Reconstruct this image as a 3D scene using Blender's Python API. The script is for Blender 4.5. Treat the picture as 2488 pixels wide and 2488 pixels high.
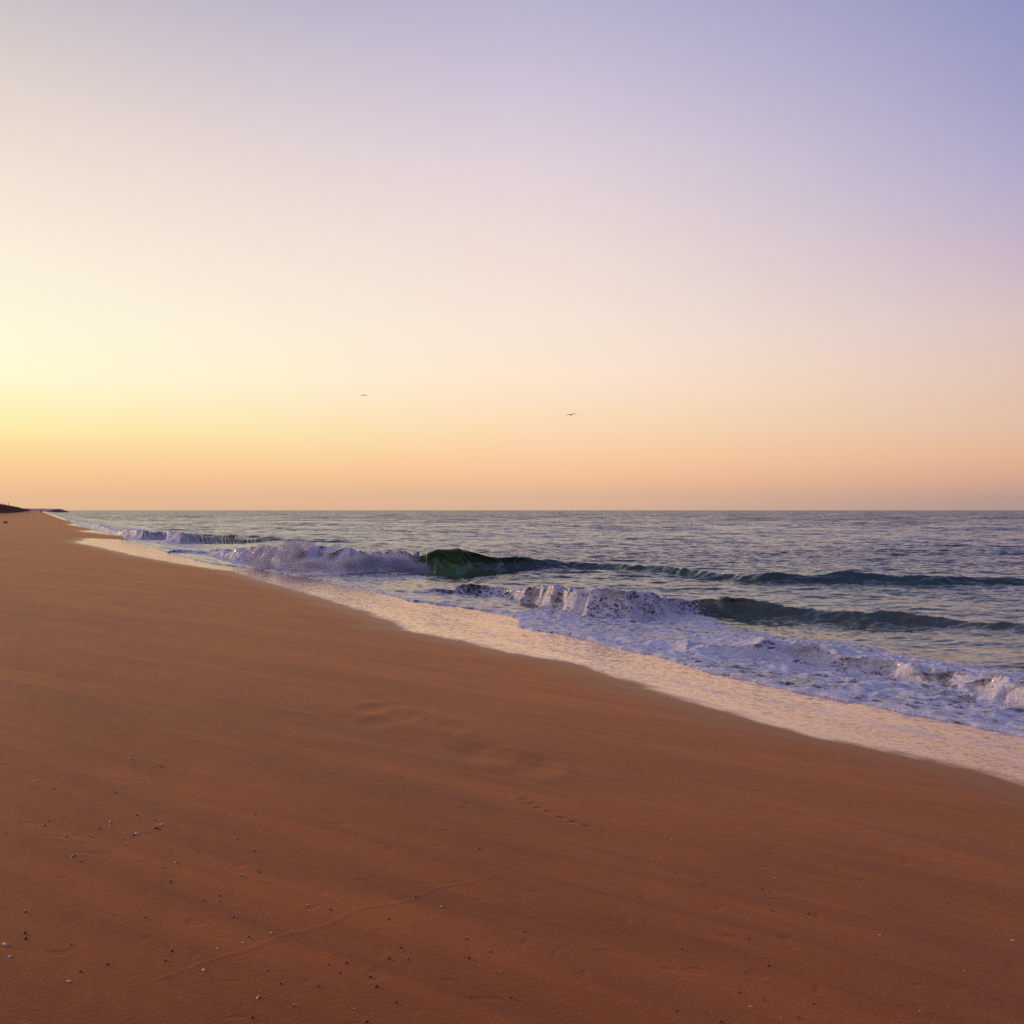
import bpy, math, random
import numpy as np
from mathutils import Vector, Matrix

sc = bpy.context.scene
for o in list(bpy.data.objects):
    bpy.data.objects.remove(o, do_unlink=True)
random.seed(7)

# ------------------------------------------------------------------ camera
CAM_H = 2.80          # eye height above the still sea (1.6 m above the sand)
F = 2200.0            # focal length in photo pixels (photo is 2488 px wide)
HY = 1240.0           # photo row of the horizon
cd = bpy.data.cameras.new("camera")
cam = bpy.data.objects.new("camera", cd)
sc.collection.objects.link(cam)
cam.location = (0, 0, CAM_H)
cam.rotation_euler = (math.radians(90), 0, 0)
cd.sensor_width = 36.0
cd.sensor_fit = 'HORIZONTAL'
cd.lens = 36.0 * F / 2488.0
cd.shift_y = (HY - 1244.0) / 2488.0
cd.clip_start = 0.05
cd.clip_end = 90000
sc.camera = cam

# ------------------------------------------------------------------ colour management
vs = sc.view_settings
vs.view_transform = 'Standard'
vs.look = 'None'
vs.exposure = 0.0
vs.gamma = 1.0
vs.use_curve_mapping = False
sc.render.engine = 'CYCLES'
sc.cycles.use_denoising = False
sc.cycles.max_bounces = 5
sc.cycles.caustics_reflective = False
sc.cycles.caustics_refractive = False
sc.cycles.sample_clamp_indirect = 4.0
sc.cycles.sample_clamp_direct = 2.5

def lin(c):
    out = []
    for v in c:
        v = v / 255.0
        out.append(v / 12.92 if v <= 0.04045 else ((v + 0.055) / 1.055) ** 2.4)
    return tuple(out) + (1.0,)

# ------------------------------------------------------------------ dusk sky (function of direction only)
w = bpy.data.worlds.new("World")
sc.world = w
w.use_nodes = True
nt = w.node_tree
N, L = nt.nodes, nt.links
N.clear()
out = N.new('ShaderNodeOutputWorld')
bg = N.new('ShaderNodeBackground')
bg.inputs['Strength'].default_value = 1.0
L.new(bg.outputs[0], out.inputs[0])
tc = N.new('ShaderNodeTexCoord')
sep = N.new('ShaderNodeSeparateXYZ')
L.new(tc.outputs['Generated'], sep.inputs[0])

def M(op, a, b=None, c=None, clamp=False, nn=None, ll=None):
    nn = N if nn is None else nn
    ll = L if ll is None else ll
    n = nn.new('ShaderNodeMath')
    n.operation = op
    n.use_clamp = clamp
    for i, v in enumerate((a, b, c)):
        if v is None:
            continue
        if isinstance(v, (int, float)):
            n.inputs[i].default_value = v
        else:
            ll.new(v, n.inputs[i])
    return n.outputs[0]

elev = M('DIVIDE', M('ARCSINE', sep.outputs[2]), math.pi / 2)          # -1..1
az = M('ARCTAN2', sep.outputs[0], sep.outputs[1])                        # 0 = view direction, + right
azd = M('MULTIPLY', M('ABSOLUTE', M('SUBTRACT', az, math.radians(-52))), 180 / math.pi)
azd = M('MINIMUM', azd, M('SUBTRACT', 360.0, azd))                       # degrees away from the glow

# ramps: (elevation in degrees, sRGB)
R_sun = [(-90, (60, 45, 40)), (-1.0, (120, 90, 70)), (0, (228, 180, 135)), (1.8, (250, 205, 130)), (4.7, (255, 238, 165)), (9, (255, 252, 205)),
         (15, (252, 242, 220)), (19, (240, 226, 212)), (26, (205, 198, 200)), (36, (160, 160, 185)), (55, (120, 125, 168)), (90, (98, 106, 156))]
R_left = [(-90, (60, 45, 40)), (-1.0, (120, 90, 70)), (0, (224, 183, 148)), (0.9, (234, 189, 146)), (1.8, (246, 197, 149)), (3.2, (252, 216, 155)), (4.7, (254, 237, 172)), (7.5, (255, 250, 210)),
          (10.5, (254, 248, 219)), (14.5, (250, 238, 219)), (18.7, (240, 225, 212)), (22.5, (225, 211, 205)), (26.1, (206, 196, 199)), (34, (150, 155, 185)), (55, (112, 118, 165)), (90, (98, 106, 156))]
R_mid = [(-90, (60, 45, 40)), (-1.0, (110, 85, 75)), (0, (211, 175, 152)), (1.0, (224, 182, 150)), (2.1, (244, 193, 153)), (3.6, (251, 207, 164)), (5.5, (252, 220, 182)), (8.5, (254, 230, 206)),
         (12, (247, 229, 214)), (16.5, (238, 220, 214)), (21.2, (224, 209, 217)), (25.5, (205, 194, 214)), (29.4, (186, 180, 206)), (38, (140, 145, 190)), (55, (108, 116, 168)), (90, (98, 106, 156))]
R_right = [(-90, (55, 42, 40)), (-1.0, (100, 80, 75)), (0, (172, 148, 142)), (0.7, (184, 152, 143)), (1.8, (214, 166, 144)), (3.2, (226, 182, 150)), (4.7, (226, 190, 166)), (7.5, (224, 195, 180)),
           (10.5, (217, 194, 193)), (14.5, (198, 181, 200)), (18.7, (176, 170, 203)), (22.5, (160, 158, 198)), (26.1, (145, 149, 193)), (34, (120, 128, 180)), (55, (96, 108, 165)), (90, (98, 106, 156))]
R_back = [(-90, (50, 40, 42)), (-1.0, (70, 62, 75)), (0, (105, 98, 125)), (4, (125, 110, 140)), (10, (130, 118, 160)), (20, (108, 110, 162)),
          (40, (95, 104, 160)), (90, (98, 106, 156))]

def ramp(tab):
    # keep the picture's part of the sky finely resolved: position = (elev+90)/180
    r = N.new('ShaderNodeValToRGB')
    cr = r.color_ramp
    cr.interpolation = 'LINEAR'
    pos = lambda e: 0.1 * (e + 90) / 90 if e < 0 else 0.1 + 0.9 * math.sqrt(e / 90)
    cr.elements[0].position = pos(tab[0][0])
    cr.elements[0].color = lin(tab[0][1])
    cr.elements[1].position = pos(tab[-1][0])
    cr.elements[1].color = lin(tab[-1][1])
    for e, c in tab[1:-1]:
        el = cr.elements.new(pos(e))
        el.color = lin(c)
    L.new(fac, r.inputs[0])
    return r.outputs[0]

up = M('MULTIPLY_ADD', M('SQRT', M('MAXIMUM', elev, 0.0)), 0.9, 0.1)
dn = M('MULTIPLY', M('ADD', elev, 1.0), 0.1)
isup = M('GREATER_THAN', elev, 0.0)
fac = M('ADD', M('MULTIPLY', up, isup), M('MULTIPLY', dn, M('SUBTRACT', 1.0, isup)))

def maprange(v, a, b, nn=None, ll=None, t='LINEAR', lo=0.0, hi=1.0):
    nn = N if nn is None else nn
    ll = L if ll is None else ll
    n = nn.new('ShaderNodeMapRange')
    n.interpolation_type = t
    n.inputs['From Min'].default_value = a
    n.inputs['From Max'].default_value = b
    n.inputs['To Min'].default_value = lo
    n.inputs['To Max'].default_value = hi
    n.clamp = True
    if isinstance(v, (int, float)):
        n.inputs[0].default_value = v
    else:
        ll.new(v, n.inputs[0])
    return n.outputs[0]

def mixc(f, a, b, nn=None, ll=None, blend='MIX'):
    nn = N if nn is None else nn
    ll = L if ll is None else ll
    n = nn.new('ShaderNodeMix')
    n.data_type = 'RGBA'
    n.blend_type = blend
    n.clamp_factor = True
    for i, v in ((0, f), (6, a), (7, b)):
        if isinstance(v, (int, float)):
            n.inputs[i].default_value = v
        elif isinstance(v, tuple):
            n.inputs[i].default_value = v
        else:
            ll.new(v, n.inputs[i])
    return n.outputs[2]

col = mixc(maprange(azd, 0, 22.5), ramp(R_sun), ramp(R_left))
col = mixc(maprange(azd, 22.5, 52), col, ramp(R_mid))
col = mixc(M('POWER', maprange(azd, 52, 81.5), 1.35), col, ramp(R_right))
col = mixc(maprange(azd, 81.5, 150), col, ramp(R_back))
L.new(col, bg.inputs['Color'])

# ------------------------------------------------------------------ low dusk sun, out of frame to the left
sd = bpy.data.lights.new("sun", 'SUN')
sd.energy = 2.0
sd.angle = math.radians(6)
sd.specular_factor = 0.2
sd.color = (1.0, 0.62, 0.36)
sun = bpy.data.objects.new("sun", sd)
sc.collection.objects.link(sun)
saz, sel = math.radians(-52), math.radians(9)
sdir = Vector((math.sin(saz) * math.cos(sel), math.cos(saz) * math.cos(sel), math.sin(sel)))
sun.rotation_euler = sdir.to_track_quat('Z', 'Y').to_euler()
sun.location = sdir * 50

# ------------------------------------------------------------------ helpers
def tag(o, label=None, cat=None, group=None, kind=None):
    if label: o['label'] = label
    if cat: o['category'] = cat
    if group: o['group'] = group
    if kind: o['kind'] = kind
    return o

rng = np.random.RandomState(11)
PERM = rng.permutation(256)
PERM = np.concatenate([PERM, PERM, PERM])
GA = rng.rand(256) * 2 * np.pi
GX, GY = np.cos(GA), np.sin(GA)

def perlin(x, y):
    xi = np.floor(x).astype(np.int64)
    yi = np.floor(y).astype(np.int64)
    xf, yf = x - xi, y - yi
    xi &= 255
    yi &= 255
    u = xf * xf * xf * (xf * (xf * 6 - 15) + 10)
    v = yf * yf * yf * (yf * (yf * 6 - 15) + 10)
    def g(ix, iy, dx, dy):
        h = PERM[PERM[ix & 255] + (iy & 255)]
        return GX[h] * dx + GY[h] * dy
    a = g(xi, yi, xf, yf)
    b = g(xi + 1, yi, xf - 1, yf)
    c = g(xi, yi + 1, xf, yf - 1)
    d = g(xi + 1, yi + 1, xf - 1, yf - 1)
    return 1.5 * ((a + u * (b - a)) + v * ((c + u * (d - c)) - (a + u * (b - a))))

def fbm(x, y, o=4, g=0.5):
    s, a, t = 0, 1.0, 0
    for i in range(o):
        s = s + a * perlin(x * 2 ** i + 17.3 * i, y * 2 ** i - 9.1 * i)
        t += a
        a *= g
    return s / t

def ridged(x, y, o=3):
    s, a, t = 0, 1.0, 0
    for i in range(o):
        s = s + a * (1 - np.abs(perlin(x * 2 ** i + 31.7 * i, y * 2 ** i + 5.3 * i)) * 1.6)
        t += a
        a *= 0.5
    return s / t

def sstep(a, b, x):
    t = np.clip((x - a) / (b - a), 0, 1)
    return t * t * (3 - 2 * t)

def grid_obj(name, X, Y, Z, attrs, mat):
    nr, nc = X.shape
    me = bpy.data.meshes.new(name)
    nv = nr * nc
    me.vertices.add(nv)
    co = np.empty((nv, 3), np.float32)
    co[:, 0], co[:, 1], co[:, 2] = X.ravel(), Y.ravel(), Z.ravel()
    me.vertices.foreach_set('co', co.ravel())
    idx = np.arange(nv, dtype=np.int32).reshape(nr, nc)
    q = np.stack([idx[:-1, :-1], idx[:-1, 1:], idx[1:, 1:], idx[1:, :-1]], -1).reshape(-1, 4)
    nf = len(q)
    me.loops.add(nf * 4)
    me.polygons.add(nf)
    me.loops.foreach_set('vertex_index', q.ravel())
    me.polygons.foreach_set('loop_start', np.arange(0, nf * 4, 4, dtype=np.int32))
    me.polygons.foreach_set('loop_total', np.full(nf, 4, np.int32))
    me.polygons.foreach_set('use_smooth', np.ones(nf, bool))
    me.update(calc_edges=True)
    for k, v in attrs.items():
        at = me.attributes.new(k, 'FLOAT', 'POINT')
        at.data.foreach_set('value', v.astype(np.float32).ravel())
    me.materials.append(mat)
    o = bpy.data.objects.new(name, me)
    sc.collection.objects.link(o)
    return o

# shore frame: s runs along the beach (away from the camera), d is the distance seaward
SX, SY = -0.4586, 0.8887
DX, DY = 0.8887, 0.4586
SLOPE = 0.08
def sd_of(x, y):
    return x * SX + y * SY, x * DX + y * DY

def beach_plane(d):
    return 1.2 - SLOPE * d

def world(px, py):
    """photo pixel -> point on whichever comes first: the sand plane or the still sea"""
    u, v = px - 1244.0, py - HY
    v = max(v, 0.5)
    ts = CAM_H * F / v
    n = DX * u + DY * F
    k = v - SLOPE * n
    tb = 1.6 * F / k if k > 0 else 1e9
    t = min(ts, tb)
    return u * t / F, t, t

def world_sand(px, py):
    u, v = px - 1244.0, py - HY
    t = 1.6 * F / (v - SLOPE * (DX * u + DY * F))
    return u * t / F, t

def line_sd(pts, sand=True):
    P = []
    for p in pts:
        if sand:
            x, y = world_sand(*p)
        else:
            x, y, _ = world(*p)
        P.append(sd_of(x, y))
    P.sort()
    P = np.array(P)
    return P[:, 0], P[:, 1]

# upper edge of the wet swash film (photo pixels)
E_px = [(2488, 1910), (2382, 1874), (2190, 1829), (1996, 1793), (1829, 1752), (1674, 1703), (1545, 1662), (1416, 1617),
        (1236, 1584), (1050, 1546), (966, 1529), (953, 1513), (901, 1494), (773, 1453), (618, 1406), (560, 1388), (476, 1377),
        (322, 1350), (240, 1330), (179, 1318), (208, 1307), (336, 1313), (300, 1304), (186, 1290), (240, 1287), (163, 1275), (185, 1270), (150, 1262), (103, 1244)]
Es, Ed = line_sd(E_px)
# front of the foaming water riding over the film
F_px = [(2488, 1792), (2361, 1768), (2291, 1752), (2230, 1737), (2149, 1721), (2079, 1708), (1985, 1691), (1912, 1678), (1863, 1666),
        (1806, 1652), (1753, 1640), (1697, 1629), (1667, 1619), (1627, 1603), (1590, 1593), (1543, 1583), (1482, 1572), (1432, 1558),
        (1364, 1540), (1300, 1531), (1256, 1521), (1250, 1515), (1262, 1503), (1199, 1487), (1100, 1473), (1000, 1461), (942, 1448), (900, 1436),
        (850, 1425), (797, 1413), (717, 1399), (609, 1382), (500, 1368), (440, 1354), (388, 1338), (345, 1321), (300, 1307), (245, 1292), (190, 1278),
        (172, 1268), (155, 1259), (125, 1249), (104, 1243.5)]
Fs, Fd = line_sd(F_px)

def dE(s):
    return np.interp(s, Es, Ed)
def dF(s):
    return np.interp(s, Fs, Fd)

def sand_height(x, y):
    s, d = sd_of(x, y)
    z = beach_plane(np.maximum(d, -16.0))
    z = np.where(d > 30, 1.2 - SLOPE * 30 - (d - 30) * 0.03, z)
    z = np.maximum(z, -6)
    # soft undulation of the beach face, long in the along-shore direction
    land = sstep(0.5, -1.5, d - dE(s))
    z = z + 0.018 * land * fbm(s * 0.16 + 3, d * 0.55, 3)
    # dune face rising landward, far up the beach
    toe = np.interp(s, [0, 150, 224, 450, 900, 1500], [-15, -12, -9.5, -8.5, -12, -14])
    far = sstep(120, 220, s)
    top = 3.1 * sstep(0, 9, toe - d) + 0.35 * sstep(0, 9, toe - d) * fbm(s * 0.03, d * 0.05, 3)
    z = z + far * top - far * SLOPE * np.clip(toe - d, 0, 8) * 0.9
    return z

# ------------------------------------------------------------------ materials
def new_mat(name):
    m = bpy.data.materials.new(name)
    m.use_nodes = True
    m.node_tree.nodes.clear()
    return m, m.node_tree.nodes, m.node_tree.links

def noise(nn, ll, vec, scale, detail=3, rough=0.5, dist=0.0, vout=False):
    n = nn.new('ShaderNodeTexNoise')
    n.inputs['Scale'].default_value = scale
    n.inputs['Detail'].default_value = detail
    n.inputs['Roughness'].default_value = rough
    n.inputs['Distortion'].default_value = dist
    if vec is not None:
        ll.new(vec, n.inputs['Vector'])
    return n.outputs['Color' if vout else 'Fac']

def mapping(nn, ll, vec, scale=(1, 1, 1), rot=(0, 0, 0)):
    n = nn.new('ShaderNodeMapping')
    n.inputs['Scale'].default_value = scale
    n.inputs['Rotation'].default_value = rot
    ll.new(vec, n.inputs['Vector'])
    return n.outputs[0]

def attr(nn, name):
    n = nn.new('ShaderNodeAttribute')
    n.attribute_name = name
    return n.outputs['Fac']

def jitter_normal(nn, ll, vec, scales, base=None, lean=None):
    """normal = surface normal + small random slopes (vector noise), summed over scales"""
    g = nn.new('ShaderNodeNewGeometry')
    acc = base if base is not None else g.outputs['Normal']
    for sx, sy, k, det in scales:
        v = mapping(nn, ll, vec, (sx, sy, 1.4 * sy))
        c = noise(nn, ll, v, 1.0, det, 0.6, vout=True)
        s_ = nn.new('ShaderNodeVectorMath')
        s_.operation = 'SUBTRACT'
        ll.new(c, s_.inputs[0])
        s_.inputs[1].default_value = (0.5, 0.5, 0.5)
        m_ = nn.new('ShaderNodeVectorMath')
        m_.operation = 'MULTIPLY'
        ll.new(s_.outputs[0], m_.inputs[0])
        m_.inputs[1].default_value = (k, k, k)
        a_ = nn.new('ShaderNodeVectorMath')
        a_.operation = 'ADD'
        ll.new(acc, a_.inputs[0])
        ll.new(m_.outputs[0], a_.inputs[1])
        acc = a_.outputs[0]
    if lean:
        # wind chop is steeper on its shoreward side, in patches
        pn = noise(nn, ll, mapping(nn, ll, vec, (0.035, 0.11, 1)), 1.0, 5, 0.62)
        lm = nn.new('ShaderNodeVectorMath')
        lm.operation = 'SCALE'
        lm.inputs[0].default_value = lean
        ll.new(maprange(pn, 0.34, 0.66, nn=nn, ll=ll, lo=0.2, hi=1.9), lm.inputs['Scale'])
        a_ = nn.new('ShaderNodeVectorMath')
        a_.operation = 'ADD'
        ll.new(acc, a_.inputs[0])
        ll.new(lm.outputs[0], a_.inputs[1])
        acc = a_.outputs[0]
    nm = nn.new('ShaderNodeVectorMath')
    nm.operation = 'NORMALIZE'
    ll.new(acc, nm.inputs[0])
    return nm.outputs[0]

# --- sand
m_sand, n, l = new_mat("wet_and_dry_sand")
kw = dict(nn=n, ll=l)
g = n.new('ShaderNodeNewGeometry')
pos = g.outputs['Position']
shore_rot = (0, 0, -math.atan2(DY, DX))
sp = mapping(n, l, pos, (1, 1, 1), shore_rot)       # x = seaward, y = along shore
patch = noise(n, l, mapping(n, l, mapping(n, l, pos, (1, 1, 1), (0, 0, math.radians(28))), (0.30, 1.1, 1)), 1.0, 5, 0.6, 0.6)
streak = noise(n, l, mapping(n, l, mapping(n, l, pos, (1, 1, 1), (0, 0, math.radians(24))), (0.10, 1.1, 1)), 1.0, 5, 0.6, 0.4)
streak2 = noise(n, l, mapping(n, l, mapping(n, l, pos, (1, 1, 1), (0, 0, math.radians(28))), (0.35, 4.5, 1)), 1.0, 5, 0.6, 0.4)
grain = noise(n, l, pos, 260.0, 2, 0.7)
grain2 = noise(n, l, pos, 70.0, 2, 0.6)
c_a, c_b, c_p = (0.47, 0.126, 0.032, 1), (0.36, 0.094, 0.027, 1), (0.24, 0.067, 0.030, 1)
c1 = mixc(maprange(streak, 0.40, 0.60, **kw), c_b, c_a, **kw)
c1 = mixc(maprange(streak2, 0.47, 0.68, lo=0, hi=0.55, **kw), c1, c_p, **kw)
c1 = mixc(maprange(patch, 0.46, 0.66, t='SMOOTHSTEP', lo=0, hi=0.55, **kw), c1, c_p, **kw)
gr = M('MULTIPLY', maprange(grain, 0.3, 0.7, lo=0.78, hi=1.22, **kw), maprange(grain2, 0.3, 0.7, lo=0.9, hi=1.1, **kw), **kw)
vm = n.new('ShaderNodeVectorMath')
vm.operation = 'SCALE'
l.new(c1, vm.inputs[0])
l.new(gr, vm.inputs['Scale'])
c1 = vm.outputs[0]
wet = attr(n, 'wet')           # metres seaward of the film edge
edge_n = noise(n, l, mapping(n, l, sp, (2.2, 0.9, 1)), 1.0, 5, 0.62)
wetj = M('ADD', wet, M('MULTIPLY', M('SUBTRACT', edge_n, 0.5, **kw), 0.9, **kw), **kw)
damp = maprange(wetj, -1.1, 0.0, t='SMOOTHSTEP', **kw)
film = maprange(wetj, -0.08, 0.22, t='SMOOTHSTEP', **kw)
c1 = mixc(M('MULTIPLY', damp, 0.75, **kw), c1, (0.17, 0.045, 0.020, 1), **kw)
bp = n.new('ShaderNodeBump')
bp.inputs['Strength'].default_value = 0.35
bp.inputs['Distance'].default_value = 0.004
hsum = M('ADD', grain2, M('MULTIPLY', streak2, 3.0, **kw), **kw)
l.new(hsum, bp.inputs['Height'])
p = n.new('ShaderNodeBsdfPrincipled')
l.new(c1, p.inputs['Base Color'])
l.new(maprange(damp, 0, 1, lo=0.55, hi=0.40, **kw), p.inputs['Roughness'])
p.inputs['IOR'].default_value = 1.17
p.inputs['Sheen Weight'].default_value = 0.15
p.inputs['Sheen Roughness'].default_value = 0.45
p.inputs['Sheen Tint'].default_value = (1.0, 0.50, 0.10, 1)
p.inputs['Specular Tint'].default_value = (1.0, 0.62, 0.34, 1)
l.new(bp.outputs[0], p.inputs['Normal'])
# thin film of back-wash water over the sand: mirror with fine pits
fb = attr(n, 'pit')
pit_n = jitter_normal(n, l, pos, [(11, 26, 0.28, 3), (2.0, 5.0, 0.07, 2)])
vor = noise(n, l, mapping(n, l, pos, (22, 22, 1)), 1.0, 3, 0.7)
bands = noise(n, l, mapping(n, l, sp, (1.6, 0.12, 1)), 1.0, 4, 0.6)
holes = M('MULTIPLY', maprange(vor, 0.50, 0.62, **kw), maprange(bands, 0.36, 0.60, lo=0.2, hi=0.66, **kw), **kw)
gl = n.new('ShaderNodeBsdfGlossy')
gl.inputs['Color'].default_value = (0.92, 0.83, 0.86, 1)
gl.inputs['Roughness'].default_value = 0.13
l.new(pit_n, gl.inputs['Normal'])
fr = n.new('ShaderNodeFresnel')
fr.inputs['IOR'].default_value = 2.2
ms = n.new('ShaderNodeMixShader')
fm = M('MULTIPLY', M('MULTIPLY', film, maprange(fr.outputs[0], 0.1, 0.6, lo=0.12, hi=0.80, **kw), **kw), M('SUBTRACT', 1.0, holes, **kw), **kw)
l.new(fm, ms.inputs[0])
l.new(p.outputs[0], ms.inputs[1])
l.new(gl.outputs[0], ms.inputs[2])
# lilac foam traces left on the film
tr = attr(n, 'trace')
trn = noise(n, l, mapping(n, l, sp, (6, 1.2, 1)), 1.0, 5, 0.7, 1.0)
trf = M('MULTIPLY', tr, maprange(trn, 0.42, 0.60, **kw), **kw)
pf = n.new('ShaderNodeBsdfDiffuse')
pf.inputs['Color'].default_value = (0.8, 0.78, 0.8, 1)
ms2 = n.new('ShaderNodeMixShader')
l.new(M('MULTIPLY', trf, 0.75, **kw), ms2.inputs[0])
l.new(ms.outputs[0], ms2.inputs[1])
l.new(pf.outputs[0], ms2.inputs[2])
# scrub covers the dune face
sc_ = attr(n, 'scrub')
scn = noise(n, l, pos, 0.6, 4, 0.7)
scf = M('MULTIPLY', sc_, maprange(scn, 0.35, 0.5, **kw), **kw)
pd = n.new('ShaderNodeBsdfDiffuse')
l.new(mixc(scn, (0.035, 0.022, 0.012, 1), (0.40, 0.17, 0.12, 1), **kw), pd.inputs['Color'])
ms3 = n.new('ShaderNodeMixShader')
l.new(scf, ms3.inputs[0])
l.new(ms2.outputs[0], ms3.inputs[1])
l.new(pd.outputs[0], ms3.inputs[2])
o_ = n.new('ShaderNodeOutputMaterial')
l.new(ms3.outputs[0], o_.inputs[0])

# --- sea
m_sea, n, l = new_mat("sea_water")
kw = dict(nn=n, ll=l)
g = n.new('ShaderNodeNewGeometry')
pos = g.outputs['Position']
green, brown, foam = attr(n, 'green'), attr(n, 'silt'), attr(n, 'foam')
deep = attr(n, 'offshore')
wc = mixc(green, (0.022, 0.034, 0.046, 1), (0.13, 0.29, 0.10, 1), **kw)  # green on breaking faces: light through the thin wave, painted into base colour
wc = mixc(brown, wc, (0.22, 0.150, 0.095, 1), **kw)
# small slopes: fine ripples near, rougher chop offshore
nrm_near = jitter_normal(n, l, pos, [(0.8, 3.0, 0.75, 5), (6, 14, 0.5, 3)])
nrm_far = jitter_normal(n, l, pos, [(0.35, 0.9, 1.6, 6), (2.5, 5, 1.3, 4)], lean=(-0.05, -0.21, 0))
mx = n.new('ShaderNodeMix')
mx.data_type = 'VECTOR'
l.new(deep, mx.inputs[0])
l.new(nrm_near, mx.inputs[4])
l.new(nrm_far, mx.inputs[5])
pw = n.new('ShaderNodeBsdfPrincipled')
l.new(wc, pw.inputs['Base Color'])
pw.inputs['Roughness'].default_value = 0.15
pw.inputs['IOR'].default_value = 1.6
l.new(mx.outputs[1], pw.inputs['Normal'])
# foam: lace broken by noise
pm = mapping(n, l, pos, (1.0, 0.75, 1.6))
f1 = noise(n, l, pm, 1.5, 6, 0.66, 1.6)
f2 = noise(n, l, mapping(n, l, pos, (1.7, 6.0, 3.0), (0, 0, math.radians(32))), 1.0, 5, 0.62, 2.2)
vo = n.new('ShaderNodeTexVoronoi')
vo.feature = 'DISTANCE_TO_EDGE'
vo.inputs['Scale'].default_value = 5.0
wv = n.new('ShaderNodeVectorMath')
wv.operation = 'ADD'
l.new(pm, wv.inputs[0])
nz = n.new('ShaderNodeVectorMath')
nz.operation = 'SCALE'
l.new(noise(n, l, pm, 2.5, 3, 0.6, vout=True), nz.inputs[0])
nz.inputs['Scale'].default_value = 0.5
l.new(nz.outputs[0], wv.inputs[1])
l.new(wv.outputs[0], vo.inputs['Vector'])
lace = maprange(vo.outputs['Distance'], 0.0, 0.16, lo=0.16, hi=-0.10, **kw)
fsum = M('ADD', M('ADD', M('MULTIPLY', f1, 0.9, **kw), M('MULTIPLY', f2, 0.45, **kw), **kw), lace, **kw)      # about 0.7 +- 0.2
thr = maprange(foam, 0.0, 1.0, lo=1.12, hi=0.41, **kw)
ff = maprange(M('SUBTRACT', fsum, thr, **kw), -0.05, 0.11, t='SMOOTHSTEP', **kw)
ff = M('MULTIPLY', ff, maprange(foam, 0.01, 0.08, **kw), **kw)
fc = mixc(maprange(f2, 0.35, 0.65, **kw), (0.60, 0.54, 0.57, 1), (0.96, 0.93, 0.94, 1), **kw)
fb = n.new('ShaderNodeBump')
fb.inputs['Strength'].default_value = 0.7
fb.inputs['Distance'].default_value = 0.10
l.new(M('ADD', M('MULTIPLY', f1, 1.0, **kw), M('MULTIPLY', f2, 0.5, **kw), **kw), fb.inputs['Height'])
pfm = n.new('ShaderNodeBsdfPrincipled')
l.new(fc, pfm.inputs['Base Color'])
pfm.inputs['Roughness'].default_value = 0.55
pfm.inputs['IOR'].default_value = 1.3
# light scatters inside foam, so its shading is softer than its relief
sft = n.new('ShaderNodeVectorMath')
sft.operation = 'ADD'
l.new(fb.outputs[0], sft.inputs[0])
sft.inputs[1].default_value = (-0.15, -0.25, 0.75)
sfn = n.new('ShaderNodeVectorMath')
sfn.operation = 'NORMALIZE'
l.new(sft.outputs[0], sfn.inputs[0])
l.new(sfn.outputs[0], pfm.inputs['Normal'])
msf = n.new('ShaderNodeMixShader')
l.new(ff, msf.inputs[0])
l.new(pw.outputs[0], msf.inputs[1])
l.new(pfm.outputs[0], msf.inputs[2])
o_ = n.new('ShaderNodeOutputMaterial')
l.new(msf.outputs[0], o_.inputs[0])

def simple_mat(name, c, rough=0.6, var=0.25, scale=20.0):
    m, n, l = new_mat(name)
    p = n.new('ShaderNodeBsdfPrincipled')
    t = n.new('ShaderNodeTexCoord')
    f = noise(n, l, t.outputs['Object'], scale, 3, 0.6)
    a = tuple(v * (1 - var) for v in c) + (1,)
    b = tuple(min(1, v * (1 + var)) for v in c) + (1,)
    l.new(mixc(f, a, b, nn=n, ll=l), p.inputs['Base Color'])
    p.inputs['Roughness'].default_value = rough
    o = n.new('ShaderNodeOutputMaterial')
    l.new(p.outputs[0], o.inputs[0])
    return m

# ------------------------------------------------------------------ sand
def cols(inner, ni, outer, no):
    a = np.linspace(-inner, inner, ni)
    b = inner * (outer / inner) ** (np.linspace(0, 1, no + 1)[1:])
    return np.concatenate([-b[::-1], a, b])

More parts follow.
